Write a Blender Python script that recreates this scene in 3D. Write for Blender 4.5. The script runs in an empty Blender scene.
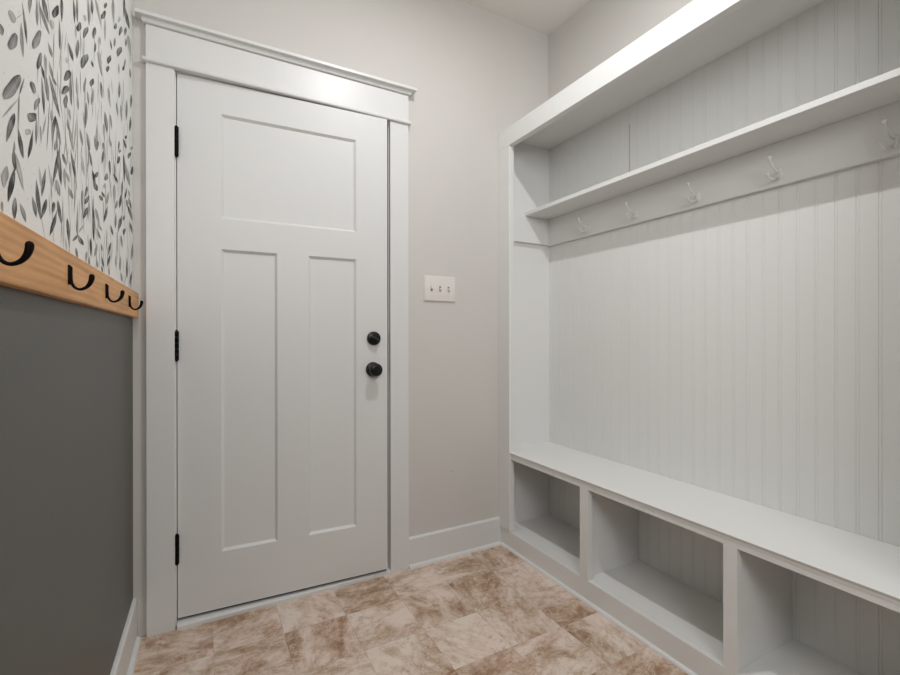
import bpy, bmesh, math, random
from mathutils import Vector, Matrix
sc = bpy.context.scene
C = sc.collection
R = math.radians

# ------------------------------------------------ camera, world, lights, exposure
cam_d = bpy.data.cameras.new('camera'); cam = bpy.data.objects.new('camera', cam_d); C.objects.link(cam)
cam_d.sensor_width = 36; cam_d.lens = 455.0672/900*36; cam_d.clip_start = .02
cam_d.shift_x = 0.0; cam_d.shift_y = 0.0
cam.location = (0.0802, -1.9589, 1.0697)
cam.rotation_mode = 'XYZ'
cam.rotation_euler = (R(90-0.0301), R(0.0627), R(-28.6375))
sc.camera = cam
w = bpy.data.worlds.new('world'); sc.world = w; w.use_nodes = True
w.node_tree.nodes['Background'].inputs[0].default_value = (1, .97, .93, 1)
w.node_tree.nodes['Background'].inputs[1].default_value = .02
sc.view_settings.view_transform = 'Standard'; sc.view_settings.look = 'None'
sc.view_settings.gamma = 1; sc.view_settings.use_curve_mapping = False
sc.view_settings.exposure = 0.05
def area(name, loc, rot, sx, sy, power, col, shape='DISK'):
    d = bpy.data.lights.new(name, 'AREA'); d.shape = shape; d.size = sx
    if shape in ('RECTANGLE', 'ELLIPSE'): d.size_y = sy
    d.energy = power; d.color = col
    o = bpy.data.objects.new(name, d); C.objects.link(o); o.location = loc; o.rotation_euler = rot
    return o
LX, LY, CEIL = .81, -.96, 2.745
area('ceiling_lamp', (LX, LY, CEIL-.045), (0, 0, 0), .03, .03, 12.3, (.98, .985, 1))
# soft fill added behind the camera, not a lamp of the room
area('fill_light', (.20, -3.40, 2.1), (R(98), 0, R(-48)), 1.1, .8, 31.0, (.98, .985, 1), 'RECTANGLE')

# ------------------------------------------------ helpers
def obj(name, bm, mat, parent=None, smooth=None):
    me = bpy.data.meshes.new(name); bm.normal_update(); bm.to_mesh(me); bm.free()
    mats = mat if isinstance(mat, (list, tuple)) else [mat]
    for m in mats: me.materials.append(m)
    o = bpy.data.objects.new(name, me); C.objects.link(o)
    if parent: o.parent = parent
    if smooth:
        for p in me.polygons: p.use_smooth = True
        try: me.set_sharp_from_angle(angle=R(smooth))
        except Exception: pass
    return o
def struct(o): o['kind'] = 'structure'; return o
def thing(name, label, cat, loc=(0, 0, 0), rz=0, group=None):
    o = bpy.data.objects.new(name, None); C.objects.link(o); o.empty_display_size = .05
    o.location = loc; o.rotation_euler = (0, 0, rz); o['label'] = label; o['category'] = cat
    if group: o['group'] = group
    return o
def box(bm, x0, x1, y0, y1, z0, z1, bev=0.0, seg=2, mi=0):
    r = bmesh.ops.create_cube(bm, size=1.0)
    vs = r['verts']
    for v in vs:
        v.co = Vector((x0+(v.co.x+.5)*(x1-x0), y0+(v.co.y+.5)*(y1-y0), z0+(v.co.z+.5)*(z1-z0)))
    fs = set(f for v in vs for f in v.link_faces)
    for f in fs: f.material_index = mi
    if bev > 0:
        es = list(set(e for v in vs for e in v.link_edges))
        bmesh.ops.bevel(bm, geom=es, offset=bev, segments=seg, affect='EDGES', profile=.5, clamp_overlap=True)
    return bm
def B(x0, x1, y0, y1, z0, z1, bev=0.0, seg=2):
    if x0 > x1: x0, x1 = x1, x0
    if y0 > y1: y0, y1 = y1, y0
    return box(bmesh.new(), x0, x1, y0, y1, z0, z1, bev, seg)
def prism(bm, poly, axis, a, b, mi=0):
    """poly: 2D points in the plane across 'axis'; extruded from a to b"""
    def P(u, v, t):
        return {'x': (t, u, v), 'y': (u, t, v), 'z': (u, v, t)}[axis]
    A = [bm.verts.new(P(u, v, a)) for u, v in poly]; Bv = [bm.verts.new(P(u, v, b)) for u, v in poly]
    n = len(poly); fs = []
    for i in range(n):
        j = (i+1) % n; fs.append(bm.faces.new((A[i], A[j], Bv[j], Bv[i])))
    fs.append(bm.faces.new(A[::-1])); fs.append(bm.faces.new(Bv))
    for f in fs: f.material_index = mi
    bmesh.ops.recalc_face_normals(bm, faces=fs)
    return bm
def lathe(bm, prof, M, n=32):
    """prof: (r, h) pairs revolved about local z, placed by M"""
    rings = []
    for r, h in prof:
        if r < 1e-6: rings.append([bm.verts.new(M @ Vector((0, 0, h)))])
        else: rings.append([bm.verts.new(M @ Vector((r*math.cos(2*math.pi*i/n), r*math.sin(2*math.pi*i/n), h))) for i in range(n)])
    fs = []
    for a, b in zip(rings, rings[1:]):
        for i in range(n):
            j = (i+1) % n
            if len(a) == 1 and len(b) == 1: continue
            if len(a) == 1: fs.append(bm.faces.new((a[0], b[i], b[j])))
            elif len(b) == 1: fs.append(bm.faces.new((a[i], a[j], b[0])))
            else: fs.append(bm.faces.new((a[i], a[j], b[j], b[i])))
    if len(rings[0]) > 1: fs.append(bm.faces.new(rings[0][::-1]))
    if len(rings[-1]) > 1: fs.append(bm.faces.new(rings[-1]))
    bmesh.ops.recalc_face_normals(bm, faces=fs)
    return bm
def catmull(pts, k=6):
    out = []
    P = [pts[0]]+list(pts)+[pts[-1]]
    for i in range(1, len(P)-2):
        for s in range(k):
            t = s/k
            out.append(tuple(.5*((2*P[i][d])+(-P[i-1][d]+P[i+1][d])*t+(2*P[i-1][d]-5*P[i][d]+4*P[i+1][d]-P[i+2][d])*t*t
                     + (-P[i-1][d]+3*P[i][d]-3*P[i+1][d]+P[i+2][d])*t**3) for d in range(len(pts[0]))))
    out.append(tuple(pts[-1]))
    return out
def tube(bm, pts, n=12, k=6, flat=1.0):
    """pts: (x, y, z, radius); smooth path with rounded ends"""
    pts = catmull(pts, k)
    P = [Vector(p[:3]) for p in pts]; rad = [p[3] for p in pts]
    rings = []; up = None; fs = []
    for i, p in enumerate(P):
        t = (P[min(i+1, len(P)-1)]-P[max(i-1, 0)]).normalized()
        if up is None:
            up = Vector((0, 1, 0)) if abs(t.y) < .9 else Vector((1, 0, 0))
        u = (up-t*up.dot(t)).normalized(); v = t.cross(u); up = u
        rings.append([bm.verts.new(p+(u*math.cos(2*math.pi*j/n)*flat+v*math.sin(2*math.pi*j/n))*rad[i]) for j in range(n)])
    for a, b in zip(rings, rings[1:]):
        for j in range(n): fs.append(bm.faces.new((a[j], a[(j+1) % n], b[(j+1) % n], b[j])))
    for ring, p, q, r in ((rings[0], P[0], P[1], rad[0]), (rings[-1], P[-1], P[-2], rad[-1])):
        d = (p-q).normalized()
        mid = [bm.verts.new(p+(v.co-p)*.7+d*r*.6) for v in ring]
        for j in range(n): fs.append(bm.faces.new((ring[j], ring[(j+1) % n], mid[(j+1) % n], mid[j])))
        c = bm.verts.new(p+d*r*.9)
        for j in range(n): fs.append(bm.faces.new((mid[j], mid[(j+1) % n], c)))
    bmesh.ops.recalc_face_normals(bm, faces=fs)
    return bm

# ------------------------------------------------ materials
def mat(name, col, rough=.5, spec=.5, metal=0.0, bump=0.0, bscale=60, mott=0.0, coat=0.0):
    m = bpy.data.materials.new(name); m.use_nodes = True
    nt = m.node_tree; b = nt.nodes['Principled BSDF']
    b.inputs['Base Color'].default_value = (*col, 1); b.inputs['Roughness'].default_value = rough
    b.inputs['Specular IOR Level'].default_value = spec; b.inputs['Metallic'].default_value = metal
    b.inputs['Coat Weight'].default_value = coat
    tc = nt.nodes.new('ShaderNodeTexCoord')
    if mott > 0:
        n = nt.nodes.new('ShaderNodeTexNoise'); n.inputs['Scale'].default_value = 3.1; n.inputs['Detail'].default_value = 5
        nt.links.new(tc.outputs['Object'], n.inputs['Vector'])
        r = nt.nodes.new('ShaderNodeMapRange'); r.inputs['To Min'].default_value = 1-mott; r.inputs['To Max'].default_value = 1+mott
        nt.links.new(n.outputs['Fac'], r.inputs['Value'])
        h = nt.nodes.new('ShaderNodeHueSaturation'); h.inputs['Color'].default_value = (*col, 1)
        nt.links.new(r.outputs['Result'], h.inputs['Value']); nt.links.new(h.outputs['Color'], b.inputs['Base Color'])
    if bump > 0:
        n = nt.nodes.new('ShaderNodeTexNoise'); n.inputs['Scale'].default_value = bscale; n.inputs['Detail'].default_value = 4
        nt.links.new(tc.outputs['Object'], n.inputs['Vector'])
        bp = nt.nodes.new('ShaderNodeBump'); bp.inputs['Strength'].default_value = bump; bp.inputs['Distance'].default_value = .002
        nt.links.new(n.outputs['Fac'], bp.inputs['Height']); nt.links.new(bp.outputs['Normal'], b.inputs['Normal'])
    return m
M_wall = mat('greige_wall_paint', (.645, .620, .586), .8, .3, bump=.12, bscale=220, mott=.015)
M_ceil = mat('ceiling_paint', (.86, .835, .80), .9, .2, bump=.1, bscale=180)
M_trim = mat('white_trim_paint', (.735, .735, .72), .38, .5, bump=.04, bscale=25)
M_door = mat('white_door_paint', (.725, .727, .712), .42, .4, bump=.03, bscale=20)
M_unit = mat('white_cabinet_paint', (.79, .79, .77), .45, .4, bump=.05, bscale=30)
M_seam = mat('dark_seam', (.12, .115, .11), .9)
M_char = mat('charcoal_wall_paint', (.088, .088, .079), .42, .45, bump=.12, bscale=140, mott=.10)
M_black = mat('matte_black_metal', (.003, .0024, .0022), .6, .12)
M_oilb = mat('black_knob_metal', (.004, .004, .004), .3, .35)
M_plate = mat('switch_plate_plastic', (.78, .74, .69), .35, .5)
M_slot = mat('switch_slot', (.25, .23, .21), .6)
M_white_hook = mat('white_enamel', (.76, .76, .74), .4, .5)
M_rubber = mat('weatherstrip_rubber', (.03, .03, .03), .8)
M_lens = bpy.data.materials.new('lamp_lens'); M_lens.use_nodes = True
_b = M_lens.node_tree.nodes['Principled BSDF']; _b.inputs['Emission Color'].default_value = (1, .96, .9, 1); _b.inputs['Emission Strength'].default_value = 6

def wood_mat():
    m = bpy.data.materials.new('pine_wood'); m.use_nodes = True; nt = m.node_tree; N = nt.nodes; Lk = nt.links
    b = N['Principled BSDF']; tc = N.new('ShaderNodeTexCoord')
    mp = N.new('ShaderNodeMapping'); mp.inputs['Scale'].default_value = (9, .8, 9); Lk.new(tc.outputs['Object'], mp.inputs['Vector'])
    n1 = N.new('ShaderNodeTexNoise'); n1.inputs['Scale'].default_value = 3.2; n1.inputs['Detail'].default_value = 3; n1.inputs['Distortion'].default_value = 1.0
    Lk.new(mp.outputs[0], n1.inputs['Vector'])
    wv = N.new('ShaderNodeTexWave'); wv.bands_direction = 'Z'; wv.inputs['Scale'].default_value = 2.6
    wv.inputs['Distortion'].default_value = 4.5; wv.inputs['Detail'].default_value = 3; wv.inputs['Detail Scale'].default_value = 1.2
    Lk.new(mp.outputs[0], wv.inputs['Vector'])
    cr = N.new('ShaderNodeValToRGB'); cr.color_ramp.elements[0].color = (.50, .225, .064, 1); cr.color_ramp.elements[1].color = (.73, .38, .138, 1)
    cr.color_ramp.elements[0].position = .3; cr.color_ramp.elements[1].position = .72
    mx = N.new('ShaderNodeMath'); mx.operation = 'MULTIPLY_ADD'; mx.inputs[1].default_value = .2
    Lk.new(wv.outputs['Fac'], mx.inputs[0]); 
    ms = N.new('ShaderNodeMath'); ms.operation = 'MULTIPLY'; ms.inputs[1].default_value = 1.0; Lk.new(n1.outputs['Fac'], ms.inputs[0])
    Lk.new(ms.outputs[0], mx.inputs[2]); Lk.new(mx.outputs[0], cr.inputs['Fac'])
    # fine fibres
    mp2 = N.new('ShaderNodeMapping'); mp2.inputs['Scale'].default_value = (120, 5, 120); Lk.new(tc.outputs['Object'], mp2.inputs['Vector'])
    n2 = N.new('ShaderNodeTexNoise'); n2.inputs['Scale'].default_value = 4; n2.inputs['Detail'].default_value = 2; Lk.new(mp2.outputs[0], n2.inputs['Vector'])
    r2 = N.new('ShaderNodeMapRange'); r2.inputs['To Min'].default_value = .88; r2.inputs['To Max'].default_value = 1.1; Lk.new(n2.outputs['Fac'], r2.inputs['Value'])
    # small knots
    vo = N.new('ShaderNodeTexVoronoi'); vo.inputs['Scale'].default_value = 1.0
    mp3 = N.new('ShaderNodeMapping'); mp3.inputs['Scale'].default_value = (7, 5.0, 11); mp3.inputs['Location'].default_value = (.3, .35, .2); Lk.new(tc.outputs['Object'], mp3.inputs['Vector']); Lk.new(mp3.outputs[0], vo.inputs['Vector'])
    kr = N.new('ShaderNodeMapRange'); kr.inputs['From Min'].default_value = .06; kr.inputs['From Max'].default_value = .2; kr.inputs['To Min'].default_value = .55; kr.inputs['To Max'].default_value = 1
    Lk.new(vo.outputs['Distance'], kr.inputs['Value'])
    mm = N.new('ShaderNodeMath'); mm.operation = 'MULTIPLY'; Lk.new(r2.outputs[0], mm.inputs[0]); Lk.new(kr.outputs[0], mm.inputs[1])
    hs = N.new('ShaderNodeHueSaturation'); Lk.new(cr.outputs['Color'], hs.inputs['Color']); Lk.new(mm.outputs[0], hs.inputs['Value'])
    Lk.new(hs.outputs['Color'], b.inputs['Base Color']); b.inputs['Roughness'].default_value = .45
    bp = N.new('ShaderNodeBump'); bp.inputs['Strength'].default_value = .15; bp.inputs['Distance'].default_value = .001
    Lk.new(n2.outputs['Fac'], bp.inputs['Height']); Lk.new(bp.outputs[0], b.inputs['Normal'])
    return m
M_wood = wood_mat()

def leaf_mat():
    m = bpy.data.materials.new('grey_leaf_print'); m.use_nodes = True; nt = m.node_tree; N = nt.nodes; Lk = nt.links
    b = N['Principled BSDF']; b.inputs['Roughness'].default_value = .75; b.inputs['Specular IOR Level'].default_value = .25
    at = N.new('ShaderNodeAttribute'); at.attribute_name = 'tone'
    tc = N.new('ShaderNodeTexCoord'); n = N.new('ShaderNodeTexNoise'); n.inputs['Scale'].default_value = 45; n.inputs['Detail'].default_value = 4
    Lk.new(tc.outputs['Object'], n.inputs['Vector'])
    r = N.new('ShaderNodeMapRange'); r.inputs['From Min'].default_value = .25; r.inputs['From Max'].default_value = .75; r.inputs['To Min'].default_value = .72; r.inputs['To Max'].default_value = 1.15
    Lk.new(n.outputs['Fac'], r.inputs['Value'])
    mu = N.new('ShaderNodeMath'); mu.operation = 'MULTIPLY'; Lk.new(at.outputs['Fac'], mu.inputs[0]); Lk.new(r.outputs[0], mu.inputs[1]); mu.use_clamp = True
    mix = N.new('ShaderNodeMix'); mix.data_type = 'RGBA'; mix.inputs[6].default_value = PAPER; mix.inputs[7].default_value = (.035, .036, .034, 1)
    Lk.new(mu.outputs[0], mix.inputs[0]); Lk.new(mix.outputs[2], b.inputs['Base Color'])
    return m
PAPER = (.83, .835, .81, 1)
M_paper = mat('wallpaper_ground', PAPER[:3], .75, .25, bump=.12, bscale=260, mott=.03)
M_leaf = leaf_mat()

def floor_mat():
    m = bpy.data.materials.new('stone_look_tile'); m.use_nodes = True; nt = m.node_tree; N = nt.nodes; Lk = nt.links
    b = N['Principled BSDF']
    uv = N.new('ShaderNodeAttribute'); uv.attribute_name = 'tile_uvw'; uv.attribute_type = 'GEOMETRY'
    tn = N.new('ShaderNodeAttribute'); tn.attribute_name = 'tone'
    def noise(scale, detail, dist, mapping=None, rough=.55):
        n = N.new('ShaderNodeTexNoise'); n.inputs['Scale'].default_value = scale; n.inputs['Detail'].default_value = detail
        n.inputs['Distortion'].default_value = dist; n.inputs['Roughness'].default_value = rough
        if mapping:
            mp = N.new('ShaderNodeMapping'); mp.inputs['Scale'].default_value = mapping; Lk.new(uv.outputs['Vector'], mp.inputs['Vector']); Lk.new(mp.outputs[0], n.inputs['Vector'])
        else: Lk.new(uv.outputs['Vector'], n.inputs['Vector'])
        return n
    big = noise(5.5, 9, .35, (1, 1.9, 1), .72)
    fine = noise(34, 8, .3, (1, 1.3, 1), .8)
    # combined value
    a1 = N.new('ShaderNodeMath'); a1.operation = 'MULTIPLY_ADD'; a1.inputs[1].default_value = 3.4; a1.inputs[2].default_value = -1.66; Lk.new(big.outputs['Fac'], a1.inputs[0])
    a2 = N.new('ShaderNodeMath'); a2.operation = 'MULTIPLY_ADD'; a2.inputs[1].default_value = 1.2; Lk.new(fine.outputs['Fac'], a2.inputs[0]); Lk.new(a1.outputs[0], a2.inputs[2])
    a3 = N.new('ShaderNodeMath'); a3.operation = 'MULTIPLY_ADD'; a3.inputs[1].default_value = .62; Lk.new(tn.outputs['Fac'], a3.inputs[0]); Lk.new(a2.outputs[0], a3.inputs[2])
    a4 = N.new('ShaderNodeMath'); a4.operation = 'ADD'; a4.inputs[1].default_value = -.30; Lk.new(a3.outputs[0], a4.inputs[0])
    cr = N.new('ShaderNodeValToRGB'); e = cr.color_ramp.elements
    e[0].position = .0; e[0].color = (.30, .185, .115, 1)
    e[1].position = 1; e[1].color = (.80, .705, .635, 1)
    for p, c in ((.25, (.43, .295, .205, 1)), (.5, (.58, .445, .345, 1)), (.75, (.71, .59, .51, 1))):
        q = e.new(p); q.color = c
    Lk.new(a4.outputs[0], cr.inputs['Fac'])
    # rusty pink veins
    vn = noise(7, 9, .9, (1, 1.3, 1), .68)
    v1 = N.new('ShaderNodeMath'); v1.operation = 'SUBTRACT'; v1.inputs[1].default_value = .5; Lk.new(vn.outputs['Fac'], v1.inputs[0])
    v2 = N.new('ShaderNodeMath'); v2.operation = 'ABSOLUTE'; Lk.new(v1.outputs[0], v2.inputs[0])
    v3 = N.new('ShaderNodeMapRange'); v3.inputs['From Min'].default_value = .0; v3.inputs['From Max'].default_value = .022; v3.inputs['To Min'].default_value = .55; v3.inputs['To Max'].default_value = 0
    Lk.new(v2.outputs[0], v3.inputs['Value'])
    mask = noise(4, 2, .5); mr = N.new('ShaderNodeMapRange'); mr.inputs['From Min'].default_value = .45; mr.inputs['From Max'].default_value = .62; Lk.new(mask.outputs['Fac'], mr.inputs['Value'])
    v4 = N.new('ShaderNodeMath'); v4.operation = 'MULTIPLY'; Lk.new(v3.outputs[0], v4.inputs[0]); Lk.new(mr.outputs[0], v4.inputs[1])
    mx = N.new('ShaderNodeMix'); mx.data_type = 'RGBA'; mx.inputs[7].default_value = (.33, .17, .105, 1); Lk.new(cr.outputs[0], mx.inputs[6]); Lk.new(v4.outputs[0], mx.inputs[0])
    # pale cream veins
    cn = noise(6, 9, 1.1, (1.2, 1, 1), .66)
    c1 = N.new('ShaderNodeMath'); c1.operation = 'SUBTRACT'; c1.inputs[1].default_value = .47; Lk.new(cn.outputs['Fac'], c1.inputs[0])
    c2 = N.new('ShaderNodeMath'); c2.operation = 'ABSOLUTE'; Lk.new(c1.outputs[0], c2.inputs[0])
    c3 = N.new('ShaderNodeMapRange'); c3.inputs['From Min'].default_value = 0; c3.inputs['From Max'].default_value = .014; c3.inputs['To Min'].default_value = .6; c3.inputs['To Max'].default_value = 0
    Lk.new(c2.outputs[0], c3.inputs['Value'])
    mxc = N.new('ShaderNodeMix'); mxc.data_type = 'RGBA'; mxc.inputs[7].default_value = (.82, .73, .64, 1); Lk.new(mx.outputs[2], mxc.inputs[6]); Lk.new(c3.outputs[0], mxc.inputs[0])
    mx = mxc
    # pinkish / olive drift
    hn = noise(3.5, 3, .6); mx2 = N.new('ShaderNodeMix'); mx2.data_type = 'RGBA'; mx2.blend_type = 'MULTIPLY'; mx2.inputs[0].default_value = 1
    hr = N.new('ShaderNodeValToRGB'); hr.color_ramp.elements[0].position = .35; hr.color_ramp.elements[0].color = (1.0, .93, .90, 1); hr.color_ramp.elements[1].position = .65; hr.color_ramp.elements[1].color = (1.0, .99, .95, 1)
    Lk.new(hn.outputs['Fac'], hr.inputs['Fac']); Lk.new(mx.outputs[2], mx2.inputs[6]); Lk.new(hr.outputs[0], mx2.inputs[7])
    Lk.new(mx2.outputs[2], b.inputs['Base Color'])
    b.inputs['Roughness'].default_value = .48; b.inputs['Specular IOR Level'].default_value = .35
    bp = N.new('ShaderNodeBump'); bp.inputs['Strength'].default_value = .2; bp.inputs['Distance'].default_value = .0015
    Lk.new(fine.outputs['Fac'], bp.inputs['Height']); Lk.new(bp.outputs[0], b.inputs['Normal'])
    return m
M_tile = floor_mat()
M_grout = mat('tile_joint', (.36, .28, .22), .8)

# ------------------------------------------------ room shell
Y1 = -3.3
FX0, FX1 = -.45, 2.0
# floor: a slab under a sheet of bevelled tiles, one mesh
random.seed(5)
bm = B(FX0, FX1, Y1, .16, -.06, -.0012)
for f in bm.faces: f.material_index = 1
tone_l = {}; PT = .2262; TX0, TY0 = .1150, -.0020
TONES = {(-1, 0): .42, (-1, 1): .72, (0, 0): .52, (0, 1): .60, (1, 0): .62, (1, 1): .30, (2, 0): .30, (2, 1): .74, (2, 2): .55,
         (3, 0): .68, (3, 1): .48, (3, 2): .86, (4, 0): .62, (4, 1): .32, (4, 2): .46, (4, 3): .60, (5, 0): .22, (5, 1): .74, (5, 2): .42, (5, 3): .52, (5, 4): .30,
         (1, 2): .68, (0, 2): .5, (2, 3): .4, (3, 3): .36, (4, 4): .5}
tl = bm.faces.layers.int.new('tile_id'); tiles = []
for i in range(-3, 9):
    for j in range(-1, 15):
        x0 = TX0+PT*i; y1 = TY0-PT*j; x1 = x0+PT; y0 = y1-PT
        x0, x1, y0, y1 = max(x0, FX0), min(x1, FX1), max(y0, Y1), min(y1, .15)
        if x1-x0 < .01 or y1-y0 < .01: continue
        g = .0004
        n0 = len(bm.faces)
        vs = [bm.verts.new(p) for p in ((x0+g, y0+g, 0), (x1-g, y0+g, 0), (x1-g, y1-g, 0), (x0+g, y1-g, 0))]
        lo = [bm.verts.new((v.co.x, v.co.y, -.0013)) for v in vs]
        tiles.append((i, j)); k = len(tiles)
        fs = [bm.faces.new(vs)]+[bm.faces.new((lo[a], lo[(a+1) % 4], vs[(a+1) % 4], vs[a])) for a in range(4)]
        for f in fs: f[tl] = k
floor = obj('floor', bm, [M_tile, M_grout]); struct(floor)
me = floor.data
at_t = me.attributes.new('tone', 'FLOAT', 'CORNER'); at_u = me.attributes.new('tile_uvw', 'FLOAT_VECTOR', 'CORNER')
ids = me.attributes['tile_id'].data
rot = {}
for k in range(1, len(tiles)+1):
    rot[k] = (random.choice((0, .5, 1, 1.5))*math.pi+random.uniform(-.45, .45), random.uniform(0, 40), random.uniform(0, 40), random.uniform(0, 30), random.uniform(.3, .75))
for p in me.polygons:
    k = ids[p.index].value
    for li in p.loop_indices:
        co = me.vertices[me.loops[li].vertex_index].co
        if k == 0: at_t.data[li].value = .5; continue
        a, ox, oy, oz, tt = rot[k]
        at_t.data[li].value = TONES.get(tiles[k-1], tt)
        at_u.data[li].vector = (co.x*math.cos(a)-co.y*math.sin(a)+ox, co.x*math.sin(a)+co.y*math.cos(a)+oy, oz)
struct(obj('ceiling', B(FX0, FX1, Y1, .16, CEIL, CEIL+.08), M_ceil))
# door wall, with the doorway left open for the frame
bm = B(FX0, -.022, 0, .13, 0, CEIL); box(bm, .8525, FX1, 0, .13, 0, CEIL); box(bm, -.022, .8525, 0, .13, 2.072, CEIL)
wb = struct(obj('wall_back', bm, M_wall))
nh = obj('nail_hole', lathe(bmesh.new(), [(0, 0), (.0022, 0), (.0018, .0007), (0, .0007)], Matrix.Translation((1.1562, 0, .4108)) @ Matrix.Rotation(R(90), 4, 'X'), 10), M_seam, wb)
struct(obj('wall_right', B(1.7725, 1.88, Y1, 0, 0, CEIL), M_wall))
# wall behind the camera with a wide opening added for the fill light
bm = B(FX0, -.12, Y1-.12, Y1, 0, CEIL); box(bm, 1.5, 1.88, Y1-.12, Y1, 0, CEIL); box(bm, -.12, 1.5, Y1-.12, Y1, 2.5, CEIL)
struct(obj('wall_front', bm, M_wall))

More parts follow.
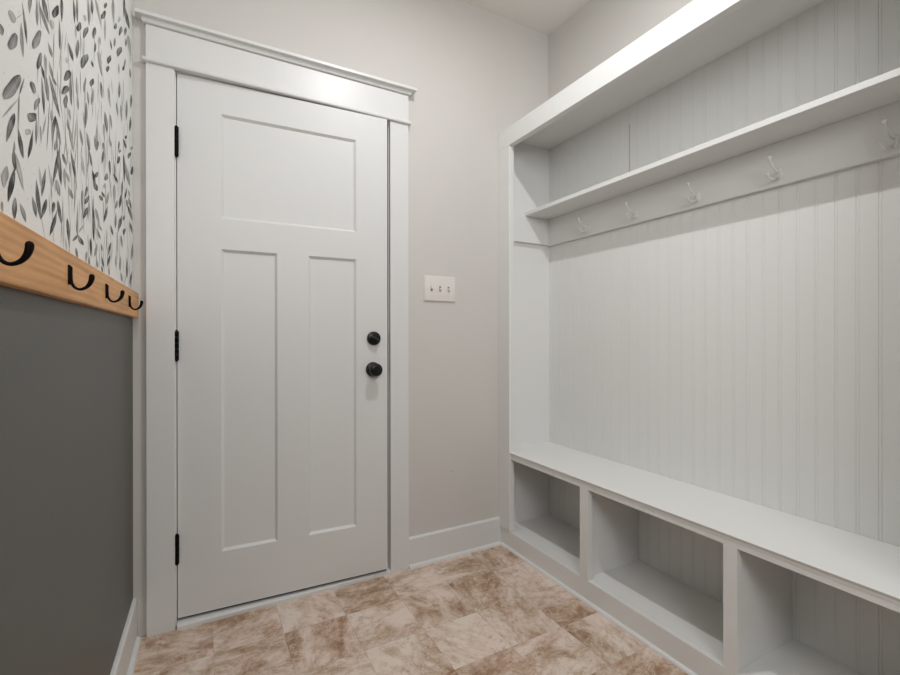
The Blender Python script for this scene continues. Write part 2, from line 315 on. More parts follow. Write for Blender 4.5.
# left wall: turned one degree about its corner with the door wall
LA = R(-1.03); LC = (-.134, 0, 0)
def left(o): o.location = LC; o.rotation_euler = (0, 0, LA); return o
wl = left(struct(obj('wall_left', B(-.12, 0, -3.3, .0, 0, CEIL), M_char)))
LEAVES=[(-1.066,1.566,-1.046,1.514,-0.006,-0.0039,0.68,0),(-1.07,1.533,-1.062,1.486,-0.0078,-0.0047,0.5,0),(-1.115,1.523,-1.095,1.517,-0.0106,-0.0083,0.42,1),(-1.069,1.546,-1.091,1.525,-0.0011,-0.0001,0.4,0),(-1.146,1.485,-1.138,1.474,-0.0078,-0.0053,0.6,1),(-1.093,1.504,-1.111,1.47,-0.0169,-0.0078,0.6,1),(-1.03,1.602,-1.036,1.568,-0.0081,-0.0051,0.6,0),(-1.002,1.613,-1,1.571,-0.0065,-0.0042,0.5,0),(-0.995,1.613,-0.939,1.593,-0.0072,-0.0052,0.55,0),(-0.975,1.634,-0.944,1.61,-0.0109,-0.0078,0.6,0),(-0.988,1.571,-1.018,1.524,-0.0162,-0.0075,0.55,1),(-0.984,1.537,-0.999,1.502,-0.0102,-0.0048,0.7,1),(-0.947,1.576,-0.922,1.562,-0.0089,-0.0058,0.5,0),(-0.965,1.545,-0.955,1.507,-0.0056,-0.0031,0.4,0),(-0.983,1.519,-0.96,1.501,-0.0063,-0.0038,0.7,0),(-1.076,1.453,-1.133,1.391,-0.0196,-0.0046,0.6,1),(-1.058,1.458,-1.078,1.423,-0.0038,-0.0014,0.6,0),(-1.079,1.424,-1.083,1.366,-0.0029,-0.0012,0.5,0),(-1.08,1.417,-1.14,1.363,-0.0024,-0.0002,0.45,0),(-1.097,1.388,-1.125,1.337,-0.0117,-0.0035,0.65,0),(-1.083,1.372,-1.063,1.336,-0.0084,-0.0037,0.7,0),(-1.022,1.395,-1.043,1.343,-0.0076,-0.0024,0.7,0),(-1.031,1.466,-1.013,1.456,-0.01,-0.0061,0.65,1),(-0.992,1.459,-1.013,1.43,-0.0091,-0.003,0.55,1),(-1.044,1.41,-1.006,1.417,-0.0119,-0.0111,0.7,1),(-1.054,1.382,-1.031,1.385,-0.0074,-0.0066,0.35,1),(-1.005,1.423,-1.007,1.377,-0.0064,-0.0026,0.55,0),(-0.987,1.416,-0.982,1.388,-0.0048,-0.002,0.45,0),(-0.98,1.499,-0.967,1.442,-0.0074,-0.0037,0.62,0),(-0.97,1.516,-0.944,1.475,-0.0107,-0.0058,0.48,0),(-1.097,1.349,-1.099,1.33,-0.0036,-0.0013,0.5,0),(-1.1,1.339,-1.093,1.308,-0.0076,-0.0029,0.65,0),(-1.093,1.332,-1.062,1.29,-0.0082,-0.0033,0.36,0),(-1.097,1.31,-1.12,1.257,-0.011,-0.0024,0.78,0),(-1.125,1.304,-1.134,1.272,-0.0098,-0.0026,0.45,1),(-1.095,1.269,-1.097,1.238,-0.0091,-0.0022,0.65,0),(-1.076,1.266,-1.052,1.243,-0.0094,-0.0034,0.48,0),(-1.006,1.322,-0.985,1.263,-0.0112,-0.0034,0.68,0),(-0.96,1.355,-0.98,1.302,-0.0104,-0.0027,0.62,0),(-0.992,1.347,-0.98,1.314,-0.0062,-0.0022,0.32,0),(-1.024,1.29,-1.006,1.262,-0.0092,-0.003,0.55,0),(-0.957,1.304,-0.985,1.263,-0.0115,-0.0018,0.68,0),(-1.141,1.252,-1.139,1.236,-0.004,-0.0011,0.5,0),(-0.89,1.675,-0.914,1.637,-0.0171,-0.0093,0.78,1),(-0.869,1.705,-0.866,1.659,-0.0094,-0.0061,0.68,0),(-0.933,1.622,-0.917,1.615,-0.0106,-0.0075,0.32,1),(-0.882,1.655,-0.879,1.6,-0.007,-0.0042,0.52,0),(-0.824,1.645,-0.788,1.628,-0.0103,-0.0065,0.68,0),(-0.786,1.758,-0.775,1.712,-0.0104,-0.0068,0.68,0),(-0.76,1.775,-0.754,1.727,-0.0098,-0.0063,0.58,0),(-0.767,1.717,-0.764,1.686,-0.0069,-0.0042,0.42,0),(-0.733,1.741,-0.749,1.711,-0.0195,-0.0107,0.78,1),(-0.697,1.779,-0.684,1.772,-0.0137,-0.0093,0.32,1),(-0.663,1.773,-0.702,1.724,-0.0183,-0.0092,0.68,1),(-0.748,1.695,-0.759,1.649,-0.0163,-0.0089,0.62,0),(-0.667,1.709,-0.718,1.65,-0.0273,-0.0121,0.65,1),(-0.658,1.84,-0.652,1.783,-0.0112,-0.0072,0.52,0),(-0.627,1.861,-0.619,1.828,-0.0128,-0.0084,0.62,0),(-0.597,1.812,-0.612,1.776,-0.0161,-0.0091,0.68,1),(-0.632,1.714,-0.612,1.709,-0.0095,-0.0057,0.7,0),(-0.815,1.596,-0.846,1.559,-0.0216,-0.0086,0.78,1),(-0.836,1.611,-0.829,1.601,-0.01,-0.0058,0.28,0),(-0.941,1.546,-0.916,1.526,-0.008,-0.0048,0.5,0),(-0.957,1.546,-0.956,1.508,-0.0041,-0.0022,0.42,0),(-0.941,1.522,-0.878,1.476,-0.0105,-0.0058,0.64,0),(-0.925,1.529,-0.899,1.524,-0.0068,-0.0043,0.62,0),(-0.955,1.512,-0.951,1.473,-0.0057,-0.0028,0.52,0),(-0.924,1.472,-0.927,1.448,-0.0083,-0.0035,0.42,0),(-0.83,1.558,-0.865,1.525,-0.0185,-0.0059,0.68,1),(-0.836,1.537,-0.844,1.508,-0.0125,-0.0054,0.68,1),(-0.808,1.591,-0.801,1.533,-0.0093,-0.0046,0.62,0),(-0.763,1.61,-0.755,1.572,-0.0093,-0.0047,0.32,0),(-0.754,1.579,-0.747,1.547,-0.0095,-0.0045,0.48,0),(-0.681,1.649,-0.702,1.604,-0.0113,-0.0051,0.52,0),(-0.61,1.683,-0.636,1.651,-0.0187,-0.0079,0.82,1),(-0.668,1.625,-0.656,1.599,-0.0101,-0.005,0.52,0),(-0.612,1.661,-0.632,1.609,-0.0113,-0.005,0.48,0),(-0.907,1.467,-0.925,1.415,-0.0101,-0.0037,0.64,0),(-0.905,1.466,-0.871,1.427,-0.0088,-0.0041,0.58,0),(-0.899,1.429,-0.91,1.403,-0.0086,-0.0028,0.46,0),(-0.818,1.519,-0.806,1.499,-0.0077,-0.0036,0.4,0),(-0.829,1.497,-0.822,1.475,-0.0089,-0.0039,0.46,0),(-0.818,1.484,-0.782,1.446,-0.0099,-0.0043,0.42,0),(-0.679,1.595,-0.691,1.532,-0.0133,-0.0056,0.55,0),(-0.706,1.563,-0.697,1.536,-0.0086,-0.0038,0.35,0),(-0.735,1.514,-0.711,1.485,-0.0115,-0.0049,0.52,0),(-0.679,1.53,-0.651,1.493,-0.0114,-0.0047,0.52,0),(-0.601,1.552,-0.593,1.524,-0.0103,-0.0041,0.42,0),(-0.882,1.417,-0.924,1.335,-0.0119,-0.0033,0.68,0),(-0.885,1.414,-0.871,1.353,-0.0122,-0.0043,0.64,0),(-0.862,1.415,-0.839,1.401,-0.0087,-0.0038,0.62,0),(-0.808,1.441,-0.77,1.397,-0.0108,-0.0042,0.68,0),(-0.811,1.418,-0.807,1.389,-0.0071,-0.0024,0.4,0),(-0.852,1.391,-0.842,1.354,-0.0075,-0.0025,0.42,0),(-0.842,1.388,-0.815,1.375,-0.0096,-0.004,0.32,0),(-0.899,1.355,-0.88,1.331,-0.0117,-0.0041,0.42,0),(-0.902,1.354,-0.907,1.329,-0.0069,-0.0019,0.32,0),(-0.822,1.365,-0.789,1.349,-0.0134,-0.0051,0.5,0),(-0.786,1.41,-0.759,1.376,-0.0075,-0.0026,0.32,0),(-0.727,1.468,-0.696,1.424,-0.0117,-0.0044,0.32,0),(-0.651,1.498,-0.629,1.469,-0.0114,-0.0044,0.62,0),(-0.621,1.462,-0.593,1.426,-0.015,-0.0051,0.7,0),(-0.674,1.409,-0.691,1.381,-0.0114,-0.0027,0.68,1),(-0.654,1.394,-0.696,1.363,-0.0129,-0.0018,0.72,1),(-0.671,1.363,-0.71,1.328,-0.0147,-0.0022,0.78,1),(-0.718,1.389,-0.714,1.332,-0.0093,-0.0025,0.52,0),(-0.916,1.31,-0.924,1.289,-0.0094,-0.002,0.68,1),(-0.893,1.319,-0.869,1.281,-0.0096,-0.0028,0.64,0),(-0.895,1.302,-0.938,1.246,-0.0124,-0.0017,0.68,0),(-0.832,1.301,-0.814,1.246,-0.0123,-0.0028,0.68,0),(-0.753,1.35,-0.756,1.279,-0.0079,-0.0018,0.48,0),(-0.616,1.395,-0.611,1.298,-0.015,-0.0035,0.75,0),(-0.754,1.285,-0.705,1.271,-0.0158,-0.0052,0.62,0),(-0.75,1.286,-0.796,1.263,-0.0086,0.0003,0.62,0),(-0.766,1.306,-0.754,1.283,-0.0066,-0.0016,0.5,0),(-0.696,1.321,-0.747,1.291,-0.0083,-0.0004,0.32,0),(-0.77,1.255,-0.756,1.235,-0.0084,-0.0018,0.62,0),(-0.645,1.298,-0.638,1.256,-0.0115,-0.0021,0.72,0),(-0.678,1.263,-0.687,1.235,-0.0089,-0.0012,0.42,0),(-0.655,1.255,-0.655,1.226,-0.0085,-0.0012,0.5,0),(-0.842,1.262,-0.835,1.236,-0.0067,-0.0013,0.32,0),(-0.592,1.887,-0.525,1.857,-0.016,-0.0109,0.42,0),(-0.459,1.961,-0.479,1.932,-0.017,-0.01,0.82,1),(-0.474,1.93,-0.516,1.881,-0.0247,-0.0135,0.82,1),(-0.588,1.817,-0.608,1.779,-0.0172,-0.0095,0.68,1),(-0.477,1.913,-0.477,1.847,-0.0124,-0.0075,0.42,0),(-0.368,2.035,-0.353,1.97,-0.0219,-0.0141,0.48,0),(-0.323,1.99,-0.338,1.962,-0.0225,-0.013,0.62,1),(-0.258,2.05,-0.275,2.022,-0.0196,-0.0116,0.32,1),(-0.183,2.157,-0.187,2.091,-0.022,-0.0141,0.68,0),(-0.168,2.138,-0.078,2.119,-0.0346,-0.0227,0.64,0),(-0.232,2.035,-0.274,1.982,-0.0243,-0.0133,0.68,1),(-0.145,2.085,-0.168,2.043,-0.0226,-0.0129,0.68,1),(-0.334,1.942,-0.349,1.904,-0.0179,-0.01,0.58,0),(-0.413,1.892,-0.385,1.876,-0.0123,-0.0075,0.62,0),(-0.235,1.97,-0.294,1.907,-0.0372,-0.0184,0.68,1),(-0.404,1.851,-0.438,1.809,-0.0244,-0.0118,0.78,1),(-0.431,1.808,-0.451,1.78,-0.0191,-0.0091,0.82,1),(-0.586,1.782,-0.595,1.753,-0.012,-0.0065,0.62,0),(-0.542,1.822,-0.531,1.806,-0.0102,-0.0061,0.38,0),(-0.57,1.769,-0.513,1.737,-0.0132,-0.0076,0.42,0),(-0.553,1.783,-0.519,1.762,-0.0112,-0.0066,0.36,0),(-0.149,2.047,-0.152,2.018,-0.0191,-0.0109,0.55,0),(-0.109,2.08,-0.045,2.045,-0.0328,-0.0194,0.38,0),(-0.158,1.976,-0.186,1.929,-0.0185,-0.0094,0.52,0),(-0.181,1.942,-0.206,1.911,-0.0211,-0.0102,0.85,1),(-0.277,1.896,-0.274,1.865,-0.0148,-0.0078,0.42,0),(-0.067,1.995,-0.056,1.963,-0.0212,-0.0111,0.52,0),(-0.53,1.716,-0.513,1.679,-0.0156,-0.0078,0.56,0),(-0.44,1.745,-0.403,1.705,-0.0134,-0.0066,0.42,0),(-0.266,1.848,-0.274,1.793,-0.0222,-0.0106,0.56,0),(-0.04,1.915,-0.053,1.861,-0.0216,-0.0098,0.62,0),(-0.132,1.855,-0.147,1.78,-0.0242,-0.0106,0.52,0),(-0.322,1.758,-0.29,1.731,-0.0156,-0.0074,0.46,0),(-0.248,1.786,-0.227,1.74,-0.0172,-0.0077,0.42,0),(-0.482,1.661,-0.45,1.619,-0.0218,-0.0097,0.56,0),(-0.494,1.625,-0.488,1.589,-0.0146,-0.006,0.46,0),(-0.41,1.685,-0.385,1.651,-0.0152,-0.0067,0.46,0),(-0.049,1.835,-0.072,1.774,-0.0243,-0.0099,0.72,0),(-0.143,1.732,-0.161,1.713,-0.0205,-0.0072,0.82,1),(-0.198,1.698,-0.149,1.688,-0.0197,-0.0084,0.78,1),(-0.022,1.742,-0.037,1.722,-0.0217,-0.0074,0.52,1),(-0.57,1.594,-0.585,1.522,-0.0159,-0.006,0.42,0),(-0.564,1.554,-0.574,1.524,-0.0145,-0.0052,0.62,0),(-0.67,1.529,-0.646,1.5,-0.0111,-0.0046,0.46,0),(-0.43,1.617,-0.392,1.601,-0.0146,-0.0063,0.42,0),(-0.503,1.573,-0.49,1.549,-0.015,-0.0058,0.52,0),(-0.275,1.663,-0.285,1.629,-0.0163,-0.0059,0.52,0),(-0.248,1.647,-0.273,1.627,-0.0154,-0.0044,0.7,1),(-0.494,1.555,-0.518,1.511,-0.0188,-0.006,0.62,0),(-0.273,1.618,-0.296,1.587,-0.0254,-0.0079,0.78,1),(-0.05,1.71,-0.107,1.668,-0.0287,-0.0083,0.72,1),(-0.008,1.676,-0.039,1.635,-0.0326,-0.0098,0.95,1),(-0.198,1.651,-0.181,1.567,-0.0219,-0.0073,0.78,0),(-0.176,1.636,-0.075,1.586,-0.0382,-0.0135,0.46,0),(-0.423,1.554,-0.407,1.518,-0.0156,-0.0054,0.68,0),(-0.367,1.536,-0.297,1.529,-0.0187,-0.0074,0.72,0),(-0.347,1.569,-0.349,1.534,-0.0127,-0.0041,0.52,0),(-0.565,1.477,-0.597,1.452,-0.0156,-0.0032,0.68,1),(-0.456,1.508,-0.475,1.483,-0.0227,-0.0061,0.62,1),(-0.608,1.441,-0.569,1.428,-0.0186,-0.007,0.68,1),(-0.478,1.475,-0.49,1.457,-0.0151,-0.0039,0.42,1),(-0.526,1.44,-0.484,1.436,-0.0139,-0.0056,0.68,0),(-0.547,1.424,-0.512,1.42,-0.0171,-0.0067,0.68,1),(-0.428,1.468,-0.462,1.421,-0.0198,-0.0046,0.42,0),(-0.355,1.509,-0.351,1.455,-0.0236,-0.0067,0.42,0),(-0.221,1.558,-0.23,1.503,-0.0201,-0.0057,0.56,0),(-0.233,1.517,-0.269,1.462,-0.0267,-0.0064,0.68,0),(-0.305,1.476,-0.336,1.443,-0.0188,-0.0041,0.52,1),(-0.131,1.566,-0.175,1.514,-0.0188,-0.0047,0.68,0),(-0.101,1.565,-0.075,1.545,-0.0184,-0.0056,0.42,0),(-0.142,1.523,-0.121,1.499,-0.0233,-0.0066,0.56,0),(-0.096,1.542,-0.038,1.516,-0.0277,-0.0082,0.56,0),(-0.117,1.51,-0.014,1.48,-0.0321,-0.0093,0.62,0),(-0.59,1.381,-0.541,1.348,-0.0163,-0.0047,0.42,0),(-0.447,1.425,-0.497,1.368,-0.0194,-0.0037,0.68,0),(-0.329,1.435,-0.336,1.387,-0.019,-0.0042,0.52,0),(-0.233,1.449,-0.265,1.402,-0.0226,-0.0045,0.68,0),(-0.184,1.462,-0.208,1.438,-0.0186,-0.0037,0.65,0),(-0.569,1.352,-0.518,1.341,-0.0121,-0.0039,0.42,0),(-0.58,1.335,-0.535,1.317,-0.0119,-0.0034,0.52,0),(-0.409,1.38,-0.373,1.359,-0.0157,-0.0041,0.62,0),(-0.264,1.433,-0.289,1.385,-0.0187,-0.0037,0.62,0),(-0.173,1.422,-0.199,1.394,-0.0207,-0.0036,0.78,1),(-0.075,1.463,-0.013,1.435,-0.0263,-0.0066,0.62,0),(-0.399,1.335,-0.444,1.289,-0.0164,-0.002,0.72,0),(-0.571,1.303,-0.6,1.262,-0.0149,-0.0019,0.48,0),(-0.529,1.308,-0.514,1.29,-0.0109,-0.0023,0.52,0),(-0.523,1.276,-0.496,1.252,-0.0122,-0.0023,0.68,0),(-0.415,1.296,-0.457,1.257,-0.0159,-0.0015,0.68,0),(-0.247,1.385,-0.22,1.349,-0.0197,-0.0041,0.52,0),(-0.016,1.403,-0.035,1.34,-0.0253,-0.004,0.52,0),(-0.136,1.334,-0.136,1.265,-0.0262,-0.0036,0.56,0),(-0.024,1.306,-0.076,1.248,-0.0244,-0.0022,0.62,0),(-0.255,1.319,-0.263,1.272,-0.0176,-0.0024,0.52,0),(-0.336,1.309,-0.328,1.275,-0.013,-0.002,0.42,0),(-0.246,1.271,-0.223,1.243,-0.018,-0.0025,0.52,0),(-0.579,1.26,-0.565,1.24,-0.0127,-0.0023,0.42,0),(-0.523,1.251,-0.508,1.232,-0.011,-0.0018,0.62,0),(-0.429,1.264,-0.425,1.24,-0.0114,-0.0016,0.52,0)]
def leaf_poly(bm, lay, y0, z0, y1, z1, oy, oz, g, blob, off):
    """a painted leaf from (y0, z0) to (y1, z1), half as wide as the offset (oy, oz)"""
    n = 10
    dy, dz = y1-y0, z1-z0
    up, dn, ce = [], [], []
    ph = (y0*37.1+z0*91.7) % 1; ph2 = (y0*113.3+z0*57.9) % 1
    for i in range(n+1):
        t = i/n
        if blob: h = max(0, math.sin(math.pi*min(1, max(0, t))))**.60*(1+.16*math.sin(6.3*(t+ph)))
        else: h = .88*math.sin(math.pi*t**(.7+.6*ph2))**.9
        if i in (0, n): h = .10 if blob else .05
        bend = .5*math.sin(math.pi*t)*(ph-.5)
        cy, cz = y0+dy*t+oy*bend, z0+dz*t+oz*bend
        up.append((cy+oy*h, cz+oz*h)); dn.append((cy-oy*h, cz-oz*h)); ce.append((cy, cz))
    U = [bm.verts.new((off, a, b)) for a, b in up]; D = [bm.verts.new((off, a, b)) for a, b in dn]
    Cn = [bm.verts.new((off, a, b)) for a, b in ce]
    tt = {}
    for i in range(n+1):
        for v_ in (U[i], D[i], Cn[i]): tt[v_] = i/n
    for i in range(n):
        for Aq, side in ((U, 0), (D, 1)):
            f = bm.faces.new((Cn[i], Cn[i+1], Aq[i+1], Aq[i])); f.material_index = 1
            for lp in f.loops:
                e = 1.12 if lp.vert in Aq else (.84 if blob else .98)
                t = tt[lp.vert]
                gv = min(1, g*1.34*e*(.82+.30*(t if ph2 > .35 else 1-t))*(1.10 if side == int(ph > .5) else .94))
                lp[lay] = (gv, gv, gv, 1)
            f.normal_update()
            if f.normal.x < 0: f.normal_flip()
bm = B(.0004, .0012, -3.3, -.002, 1.2, CEIL-.001)
lay = bm.loops.layers.float_color.new('tone')
rnd = random.Random(11)
k = 0
for L_ in LEAVES:
    leaf_poly(bm, lay, *L_, .00135+.00006*(k % 12)); k += 1
def spray(y, z):
    """one hanging sprig, as in the print, for the wall beyond the picture's edge"""
    global k
    s = rnd.choice((0, 1)); h = rnd.uniform(.16, .3)
    for i in range(rnd.randint(4, 7)):
        a = rnd.uniform(-.5, .5); Lf = rnd.uniform(.05, .12) if s else rnd.uniform(.035, .06)
        yy = y+rnd.uniform(-.04, .04); zz = z-h*i/6
        leaf_poly(bm, lay, yy, zz, yy+math.sin(a)*Lf, zz-math.cos(a)*Lf, rnd.uniform(.004, .009) if s else rnd.uniform(.009, .018), 0, rnd.uniform(.35, .75), 0 if s else 1, .00135+.00006*(k % 12)); k += 1
def zlimit(y): return 1.07+337/455.*0.94*max(.2, (y+1.96)) + .05
for gy in range(40):
    for gz in range(9):
        y = -3.22+gy*.08+rnd.uniform(-.02, .02); z = 2.7-gz*.165-rnd.uniform(0, .05)+(gy % 2)*.08
        z = min(z, 2.7)
        if y > -1.2 and z < zlimit(y)+.28+.1: 
            continue
        if z-.38 < 1.25 and y > -1.2: continue
        if z < 1.5: z = 1.55
        spray(min(y, -.07), z)
# faint thin blades between the painted leaves
for i in range(230):
    y = rnd.uniform(-1.0, -.03); z = rnd.uniform(1.27, 1.27+.86*(.45+.5*rnd.random())); a = rnd.gauss(0, .22); Lf = rnd.uniform(.04, .10)
    z1_ = max(z-math.cos(a)*Lf, 1.228)
    leaf_poly(bm, lay, y, z, y+math.sin(a)*Lf, z1_, rnd.uniform(.0020, .0046), 0, rnd.uniform(.28, .62), 0, .00131+.00002*(i % 2))
# fine speckle between the sprigs
for i in range(900):
    y = rnd.uniform(-1.25, -.02); z = rnd.uniform(1.235, 2.3); r_ = rnd.uniform(.0008, .002)
    vs = [bm.verts.new((.0013, y+r_*math.cos(q*1.2566), z+r_*math.sin(q*1.2566))) for q in range(5)]
    f = bm.faces.new(vs); f.material_index = 1; g = rnd.uniform(.15, .4)
    for lp in f.loops: lp[lay] = (g, g, g, 1)
    f.normal_update()
    if f.normal.x < 0: f.normal_flip()
wp = obj('wallpaper', bm, [M_paper, M_leaf], wl); wp['label'] = 'pale wallpaper printed with grey watercolour leaves'

# ------------------------------------------------ door
DA = R(-2.3775)
D = struct(bpy.data.objects.new('door_1', None)); C.objects.link(D); D.location = (0, 0, 0); D.rotation_euler = (0, 0, DA)
ZB, ZT = .0315, 2.0461
# slab with three recessed flat panels
PX = [.0018, .1468, .3493, .4706, .6717, .812]; PZ = [ZB, .2479, 1.409, 1.5267, 1.9272, ZT]
bm = bmesh.new(); rec = .0095; sl = .0095
def frame_cell(bm, x0, x1, z0, z1, panel, y=0):
    if not panel:
        f = bm.faces.new([bm.verts.new(p) for p in ((x0, y, z0), (x1, y, z0), (x1, y, z1), (x0, y, z1))])
        return
    o = [(x0, z0), (x1, z0), (x1, z1), (x0, z1)]
    i_ = [(x0+sl, z0+sl), (x1-sl, z0+sl), (x1-sl, z1-sl), (x0+sl, z1-sl)]
    i2 = i_
    O_ = [bm.verts.new((a, y, b)) for a, b in o]; I_ = [bm.verts.new((a, y+rec, b)) for a, b in i2]
    for q in range(4): bm.faces.new((O_[q], O_[(q+1) % 4], I_[(q+1) % 4], I_[q]))
    bm.faces.new(I_)
for a in range(5):
    for b_ in range(5):
        x0, x1, z0, z1 = PX[a], PX[a+1], PZ[b_], PZ[b_+1]
        if b_ == 3 and a in (1, 2, 3):
            if a == 1: frame_cell(bm, PX[1], PX[4], z0, z1, True)
            continue
        frame_cell(bm, x0, x1, z0, z1, b_ == 1 and a in (1, 3))
bmesh.ops.remove_doubles(bm, verts=bm.verts, dist=1e-5)
# sides and back
x0, x1 = PX[0], PX[-1]; yb = .044
for q in (((x0, 0, ZB), (x0, yb, ZB), (x0, yb, ZT), (x0, 0, ZT)), ((x1, 0, ZB), (x1, 0, ZT), (x1, yb, ZT), (x1, yb, ZB)),
          ((x0, yb, ZB), (x1, yb, ZB), (x1, yb, ZT), (x0, yb, ZT)), ((x0, 0, ZT), (x1, 0, ZT), (x1, yb, ZT), (x0, yb, ZT)), ((x0, 0, ZB), (x1, 0, ZB), (x1, yb, ZB), (x0, yb, ZB))):
    bm.faces.new([bm.verts.new(p) for p in q])
bmesh.ops.recalc_face_normals(bm, faces=bm.faces)
slab = obj('door_panel', bm, M_door, D)
# make sure the face looks into the room
if sum(p.normal.y*p.area for p in slab.data.polygons if abs(p.center.y) < .02 and abs(p.normal.y) > .9) > 0: slab.data.flip_normals()
def hinge(zc):
    bm = bmesh.new()
    for q in range(5):
        a = zc-.053+q*.0212
        lathe(bm, [(.0071, a+.0004), (.0075, a+.0012), (.0075, a+.0198), (.0071, a+.0208)], Matrix.Translation((0.0008, -.0140, 0)), 16)
    lathe(bm, [(0, zc+.0585), (.004, zc+.057), (.005, zc+.053), (.0062, zc+.053)], Matrix.Translation((0.0008, -.0140, 0)), 12)
    lathe(bm, [(0, zc-.0585), (.004, zc-.057), (.005, zc-.053), (.0062, zc-.053)], Matrix.Translation((0.0008, -.0140, 0)), 12)
    box(bm, -.0005, .0028, -.011, .03, zc-.051, zc+.051)
    o = obj('hinge', bm, M_black, D, 35); o['label'] = 'black hinge knuckle'
for zc in (1.789, 1.0395, .2925): hinge(zc)
FACE = Matrix.Rotation(R(90), 4, 'X')   # local +z -> out of the door face (-y)
KX = .7455
bm = lathe(bmesh.new(), [(.0305, -.001), (.0305, .006), (.0285, .013), (.020, .0165), (0, .0165)], Matrix.Translation((KX+.003, 0, 1.0652)) @ FACE, 40)
db = obj('deadbolt', bm, M_oilb, D, 40); db['label'] = 'round black deadbolt'
bm = bmesh.new()
T = Matrix.Translation((KX+.003, -.0165, 1.0652)) @ Matrix.Rotation(R(28), 4, 'Y')
n0 = box(bm, -.0200, .0200, -.016, .001, -.0042, .0042, .003, 3)
for v in bm.verts: v.co = T @ v.co
obj('thumb_turn', bm, mat('satin_black_metal', (.05, .05, .052), .35, .6, metal=.7), db, 40)
kb = obj('door_knob', lathe(bmesh.new(), [(.0325, -.001), (.0325, .005), (.0295, .010), (.016, .013), (.0125, .020), (.0122, .028), (.018, .033), (.0262, .036), (.0290, .043), (.0285, .050), (.0245, .0565), (.015, .0605), (.0145, .0600), (0, .0605)], Matrix.Translation((KX, 0, .9285)) @ FACE, 44), M_oilb, D, 30)
kb['label'] = 'round black door knob'
# latch bolt plates on the door edge
bm = B(.8115, .8132, .012, .034, .90, .957, .0008); box(bm, .8115, .8132, .012, .034, 1.04, 1.09, .0008)
obj('latch_plate', bm, M_black, D)

# frame, casing, threshold
JR = .8292
def trim(name, bm, m=None, sm=None): return struct(obj(name, bm, m or M_trim, None, sm))
trim('trim_1', B(-.021, -.0008, .0006, .128, 0, 2.071, .0015))                    # jamb, hinge side
bm = B(JR, .852, .0006, .128, 0, 2.071, .0015); trim('trim_2', bm)
trim('trim_3', B(-.0012, JR, .0006, .128, 2.0495, 2.071, .0015))
bm = B(.004, .020, .050, .062, .03, 2.049); box(bm, JR-.012, JR, .050, .062, .03, 2.049); box(bm, .02, JR-.012, .050, .062, 2.035, 2.049)
trim('trim_4', bm)                                                                # stops
CF = -.019
trim('trim_5', B(-.0933, -.0055, CF, 0, 0, 2.0518, .0015))                         # casing left
trim('trim_6', B(.8318, .9222, CF, 0, 0, 2.0518, .0015))
bm = B(-.0933, .9222, CF, 0, 2.067, 2.187, .001)
trim('trim_7', bm)                                                                # head board
trim('trim_8', B(-.105, .9335, CF-.012, 0, 2.0518, 2.067, .005, 4), None, 50)       # bead
# crown on the head: small cove under a flat cap, returned at both ends
def crown_ring(bm, levels, x0, x1):
    rings = []
    for e, z in levels:
        rings.append([bm.verts.new(p) for p in ((x0-e, 0, z), (x0-e, CF-e, z), (x1+e, CF-e, z), (x1+e, 0, z))])
    for a, b in zip(rings, rings[1:]):
        for q in range(4): bm.faces.new((a[q], a[(q+1) % 4], b[(q+1) % 4], b[q]))
    bm.faces.new(rings[0]); bm.faces.new(rings[-1])
    bmesh.ops.recalc_face_normals(bm, faces=bm.faces)
    return bm
trim('trim_9', crown_ring(bmesh.new(), [(0.001, 2.188), (.008, 2.189), (.0105, 2.192), (.0115, 2.197), (.0125, 2.2025), (.028, 2.2032), (.030, 2.2045), (.030, 2.215), (.0285, 2.2165)], -.0933, .9222))
# threshold: painted sill with a dark sweep gap above
bm = bmesh.new()
prism(bm, [(.125, 0), (-.0245, 0), (-.0245, .012), (-.021, .0165), (-.012, .0185), (.02, .0205), (.125, .0205)], 'x', .0006, JR-.0006)
trim('trim_10', bm)
swp = obj('door_sweep', B(.006, .810, .012, .034, .0212, ZB+.001), M_rubber, D)
# unseen backing added behind the door, stops light leaking through its gaps
struct(obj('door_backing', B(-.02, .851, .129, .14, 0, 2.07), M_rubber))

# baseboards
def base_prof(t, h): return [(0, 0), (t, 0), (t, h-.006), (t-.004, h-.001), (t-.007, h), (0, h)]
def shoe_prof(s): return [(0, 0)]+[(s*math.cos(a), s*math.sin(a)) for a in [R(q) for q in range(0, 91, 15)]]
bm = bmesh.new(); prism(bm, [(-u, v) for u, v in base_prof(.0155, .1365)], 'x', .9226, 1.4426)
bbk = struct(obj('baseboard_back', bm, M_trim))
bm = bmesh.new(); prism(bm, [(-.0155-u, v) for u, v in shoe_prof(.014)], 'x', .9240, 1.4426-.0115)
obj('shoe_moulding', bm, M_trim, bbk, 60)
bm = bmesh.new(); prism(bm, base_prof(.0125, .144), 'y', -3.28, -.0005)
bbl = left(struct(obj('baseboard_left', bm, M_trim)))
bm = bmesh.new(); prism(bm, [(.0125+u, v) for u, v in shoe_prof(.015)], 'y', -3.28, -.0205)
obj('shoe_moulding', bm, M_trim, bbl, 60)
bm = bmesh.new(); prism(bm, [(-u, v) for u, v in base_prof(.0155, .1365)], 'y', Y1, -1.80)
for v in bm.verts: v.co.x += 1.7725
struct(obj('baseboard_right', bm, M_trim))

# ------------------------------------------------ three-gang switch
S = thing('light_switch', 'white triple toggle light switch plate on the beige wall right of the door', 'light switch', (1.0918, 0, 1.3035))
bm = bmesh.new(); prism(bm, [(-.085, -.0615), (.085, -.0615), (.085, .0615), (-.085, .0615)], 'y', 0, -.0035)
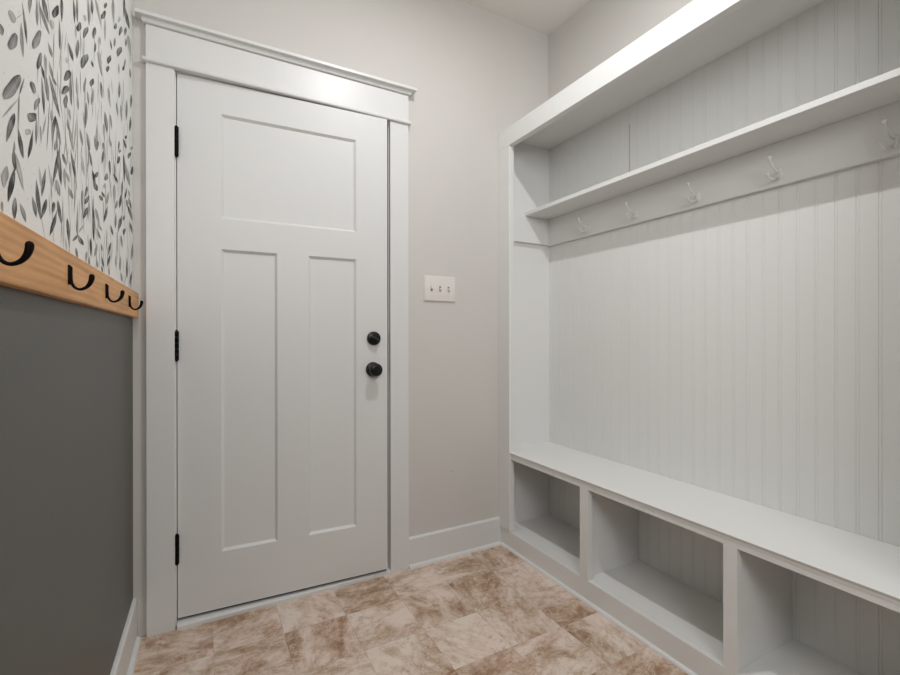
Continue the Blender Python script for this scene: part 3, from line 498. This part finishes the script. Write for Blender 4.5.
# chamfered face
box(bm, -.0825, .0825, -.0080, -.0035, -.059, .059, .0030, 3)
obj('wall_plate', bm, M_plate, S, 40)
for i, dx in enumerate((-.046, 0, .046)):
    obj('toggle_slot', B(dx-.0053, dx+.0053, -.0084, -.0076, -.0125, .0125), M_slot, S)
    bm = B(dx-.0045, dx+.0045, -.0175, -.0070, -.006, .006, .0015, 2)
    ang = R(-30 if i == 0 else 30)
    Tm = Matrix.Translation((dx, -.006, 0)) @ Matrix.Rotation(ang, 4, 'X') @ Matrix.Translation((-dx, .006, 0))
    for v in bm.verts: v.co = Tm @ v.co
    obj('toggle', bm, M_plate, S)
    for dz in (-.0302, .0302):
        obj('screw', lathe(bmesh.new(), [(.0032, 0), (.0030, .0009), (.0012, .0014), (0, .0014)], Matrix.Translation((dx, -.0079, dz)) @ FACE, 12), M_plate, S)

# ------------------------------------------------ coat rack on the left wall
CRK = thing('coat_rack', 'natural pine board with four black hooks mounted on the left wall', 'coat rack', LC, LA)
bm = B(.0013, .0195, -2.05, -.018, 1.1385, 1.2262, .003, 3)
obj('wood_board', bm, M_wood, CRK)
def black_hook(y):
    bm = bmesh.new()
    # small plate, then an arm that drops, sweeps out and rises to a thick tip
    X0 = .0195
    box(bm, X0-.0005, X0+.0028, y-.0055, y+.0055, 1.166, 1.2015, .0012, 2)
    tube(bm, [(X0+.003, y, 1.197, .0028), (X0+.0032, y, 1.182, .0027), (X0+.0045, y, 1.169, .0026), (X0+.0095, y, 1.1605, .0025),
              (X0+.0170, y, 1.1580, .0025), (X0+.0255, y, 1.1622, .0030), (X0+.0310, y, 1.1700, .0038), (X0+.0334, y, 1.1785, .0044), (X0+.0336, y, 1.1835, .0044)], 14, 5)
    return obj('coat_hook', bm, M_black, CRK, 50)
for y in (-.2326, -.580, -.905, -1.228, -1.56, -1.92): black_hook(y)

# ------------------------------------------------ built-in bench and cubbies
H = thing('hall_tree', 'white built-in bench with open cubbies, beadboard back, shelf and small white coat hooks', 'storage bench', (1.6, -.885, 0))
HO = Vector((1.6, -.885, 0))
def hobj(name, bm, m=None, parent=None, sm=None, inner=False):
    for v in bm.verts: v.co -= HO
    return obj(name, bm, m or M_unit, parent or H, sm)
XF, XI, XB = 1.443, 1.466, 1.767
YL, YR = -.0006, -1.7700
XS = 1.4365
hobj('face_header', B(XS, XI, YL, YR, 2.0345, 2.1270, .0015))
hobj('stile', B(XS, XI, YL, -.0955, 0.0900, 2.0343, .0015))
hobj('stile', B(XS, XI, -1.6845, YR, 0.0900, 2.0343, .0015))
hobj('side_panel', B(XI, XB+.005, YL, -.015, .0, 2.125))
hobj('side_panel', B(XI, XB+.005, -1.755, YR, .0, 2.125))
hobj('top_panel', B(XI, XB+.005, -.015, -1.755, 2.105, 2.125))
# beadboard: one extruded profile, grooves every two inches
prof = [(XB+.0052, -.0152), (XB, -.0152)]
y = -.0152; g0 = -.0392
gy = g0
def bead(yc):
    # groove, half-round bead, groove
    return [(XB, yc+.0046), (XB+.0012, yc+.0041), (XB+.0012, yc+.0034), (XB+.0002, yc+.0028), (XB, yc+.0012), (XB, yc-.0012),
            (XB+.0002, yc-.0028), (XB+.0012, yc-.0034), (XB+.0012, yc-.0041), (XB, yc-.0046)]
while gy > -1.745:
    prof += bead(gy); gy -= .05085
prof += [(XB, -1.7548), (XB+.0052, -1.7548)]
bm = bmesh.new()
A_ = [bm.verts.new((a, b, .0892)) for a, b in prof]; B_ = [bm.verts.new((a, b, 2.1048)) for a, b in prof]
for q in range(len(prof)):
    r_ = (q+1) % len(prof); bm.faces.new((A_[q], A_[r_], B_[r_], B_[q]))
bmesh.ops.recalc_face_normals(bm, faces=bm.faces)
bp = hobj('back_panel', bm)
if sum(p.normal.x*p.area for p in bp.data.polygons if p.center.x+HO.x < XB+.001 and abs(p.normal.x) > .9) > 0: bp.data.flip_normals()
sm_ = hobj('sheet_seam', B(XB-.0006, XB, -.5524, -.5536, 1.7315, 2.022), M_seam, bp)
# shelf, cleats, hook rail
hobj('shelf', B(1.585, XB-.0002, -.0152, -1.7548, 1.712, 1.7312, .0012))
hobj('shelf_cleat', B(1.4665, XB-.0195, -.0152, -.0340, 1.5725, 1.7118, .001))
hobj('shelf_cleat', B(1.4665, XB-.0195, -1.7360, -1.7548, 1.5725, 1.7118, .001))
rail = hobj('hook_rail', B(XB-.0190, XB-.0002, -.0152, -1.7548, 1.5685, 1.7118, .001))
def white_hook(y, z=1.603):
    X = XB-.019
    bm = bmesh.new()
    # oval back plate
    T = Matrix.Translation((X, y, z+.004)) @ Matrix.Rotation(R(-90), 4, 'Y')
    lathe(bm, [(.0105, 0), (.0105, .0018), (.0085, .0034), (0, .0038)], T @ Matrix.Diagonal((1.9, 1, 1, 1)), 24)
    # long upper arm with a button tip
    tube(bm, [(X-.003, y, z+.010, .0034), (X-.016, y, z+.008, .0032), (X-.034, y, z+.014, .0031), (X-.050, y, z+.026, .0031), (X-.0600, y, z+.040, .0034)], 10, 5)
    bmesh.ops.create_uvsphere(bm, u_segments=14, v_segments=10, radius=.0062, matrix=Matrix.Translation((X-.0615, y, z+.0435)))
    # two lower prongs
    for s in (-1, 1):
        tube(bm, [(X-.003, y, z-.006, .0032), (X-.010, y+s*.004, z-.013, .0030), (X-.020, y+s*.010, z-.016, .0030), (X-.030, y+s*.0155, z-.010, .0030), (X-.034, y+s*.018, z-.002, .0032)], 10, 5)
        bmesh.ops.create_uvsphere(bm, u_segments=12, v_segments=8, radius=.0048, matrix=Matrix.Translation((X-.0345, y+s*.0182, z+.0002)))
    hobj('coat_hook', bm, M_white_hook, rail, 50)
for y in (-.3190, -.6010, -.8850, -1.1650, -1.4470): white_hook(y)
# bench
ZTOP = .4908
bm = bmesh.new()
prism(bm, [(XB-.0002, .4708), (XF, .4708), (XF-.0004, .4800), (XF-.0014, .4845), (XF-.0035, .4864), (XF-.0055, .4870), (XF-.0055, .4894), (XF-.0042, ZTOP), (XB-.0002, ZTOP)], 'y', -.0958, -1.6842)
bt = hobj('bench_top', bm)
hobj('bench_top_end', B(XI+.0002, XB-.0002, -.0152, -.0956, .4708, ZTOP))
hobj('bench_top_end', B(XI+.0002, XB-.0002, -1.7548, -1.6844, .4708, ZTOP))
hobj('top_rail', B(XF, XI, -.0957, -1.6843, .4545, .4706, .0008))
hobj('bottom_rail', B(XF, XI, YL, YR, 0, .0890, .0010))
for a, b_ in ((-.5730, -.6186), (-1.1588, -1.1990)):
    hobj('short_stile', B(XF, XI, a, b_, .0892, .4543, .0008))
    m_ = a-.006 if a > -.8 else b_+.022
    hobj('divider', B(XI+.0002, XB-.0002, a-.006, a-.0245, .0892, .4706) if a > -.8 else B(XI+.0002, XB-.0002, b_+.0245, b_+.006, .0892, .4706))
hobj('cubby_floor', B(XI+.0002, XB+.004, -.0152, -1.7548, .069, .0890))
bm = bmesh.new(); prism(bm, [(XF-u, v) for u, v in shoe_prof(.0120)], 'y', -.0175, YR)
hobj('shoe_moulding', bm, M_trim, None, 60)

# ------------------------------------------------ recessed ceiling lights (above the picture's edge)
for x, y, lab in ((LX, LY, 'round white recessed ceiling light in front of the door'),):
    t = thing('ceiling_light', lab, 'ceiling light', (x, y, CEIL))
    obj('trim_ring', lathe(bmesh.new(), [(.095, 0), (.094, -.006), (.078, -.010), (.072, -.004), (.072, 0)], Matrix(), 40), M_trim, t, 40)
    obj('lens', lathe(bmesh.new(), [(0, -.0035), (.0715, -.0035), (.0715, -.0005), (0, -.0005)], Matrix(), 40), M_lens, t)
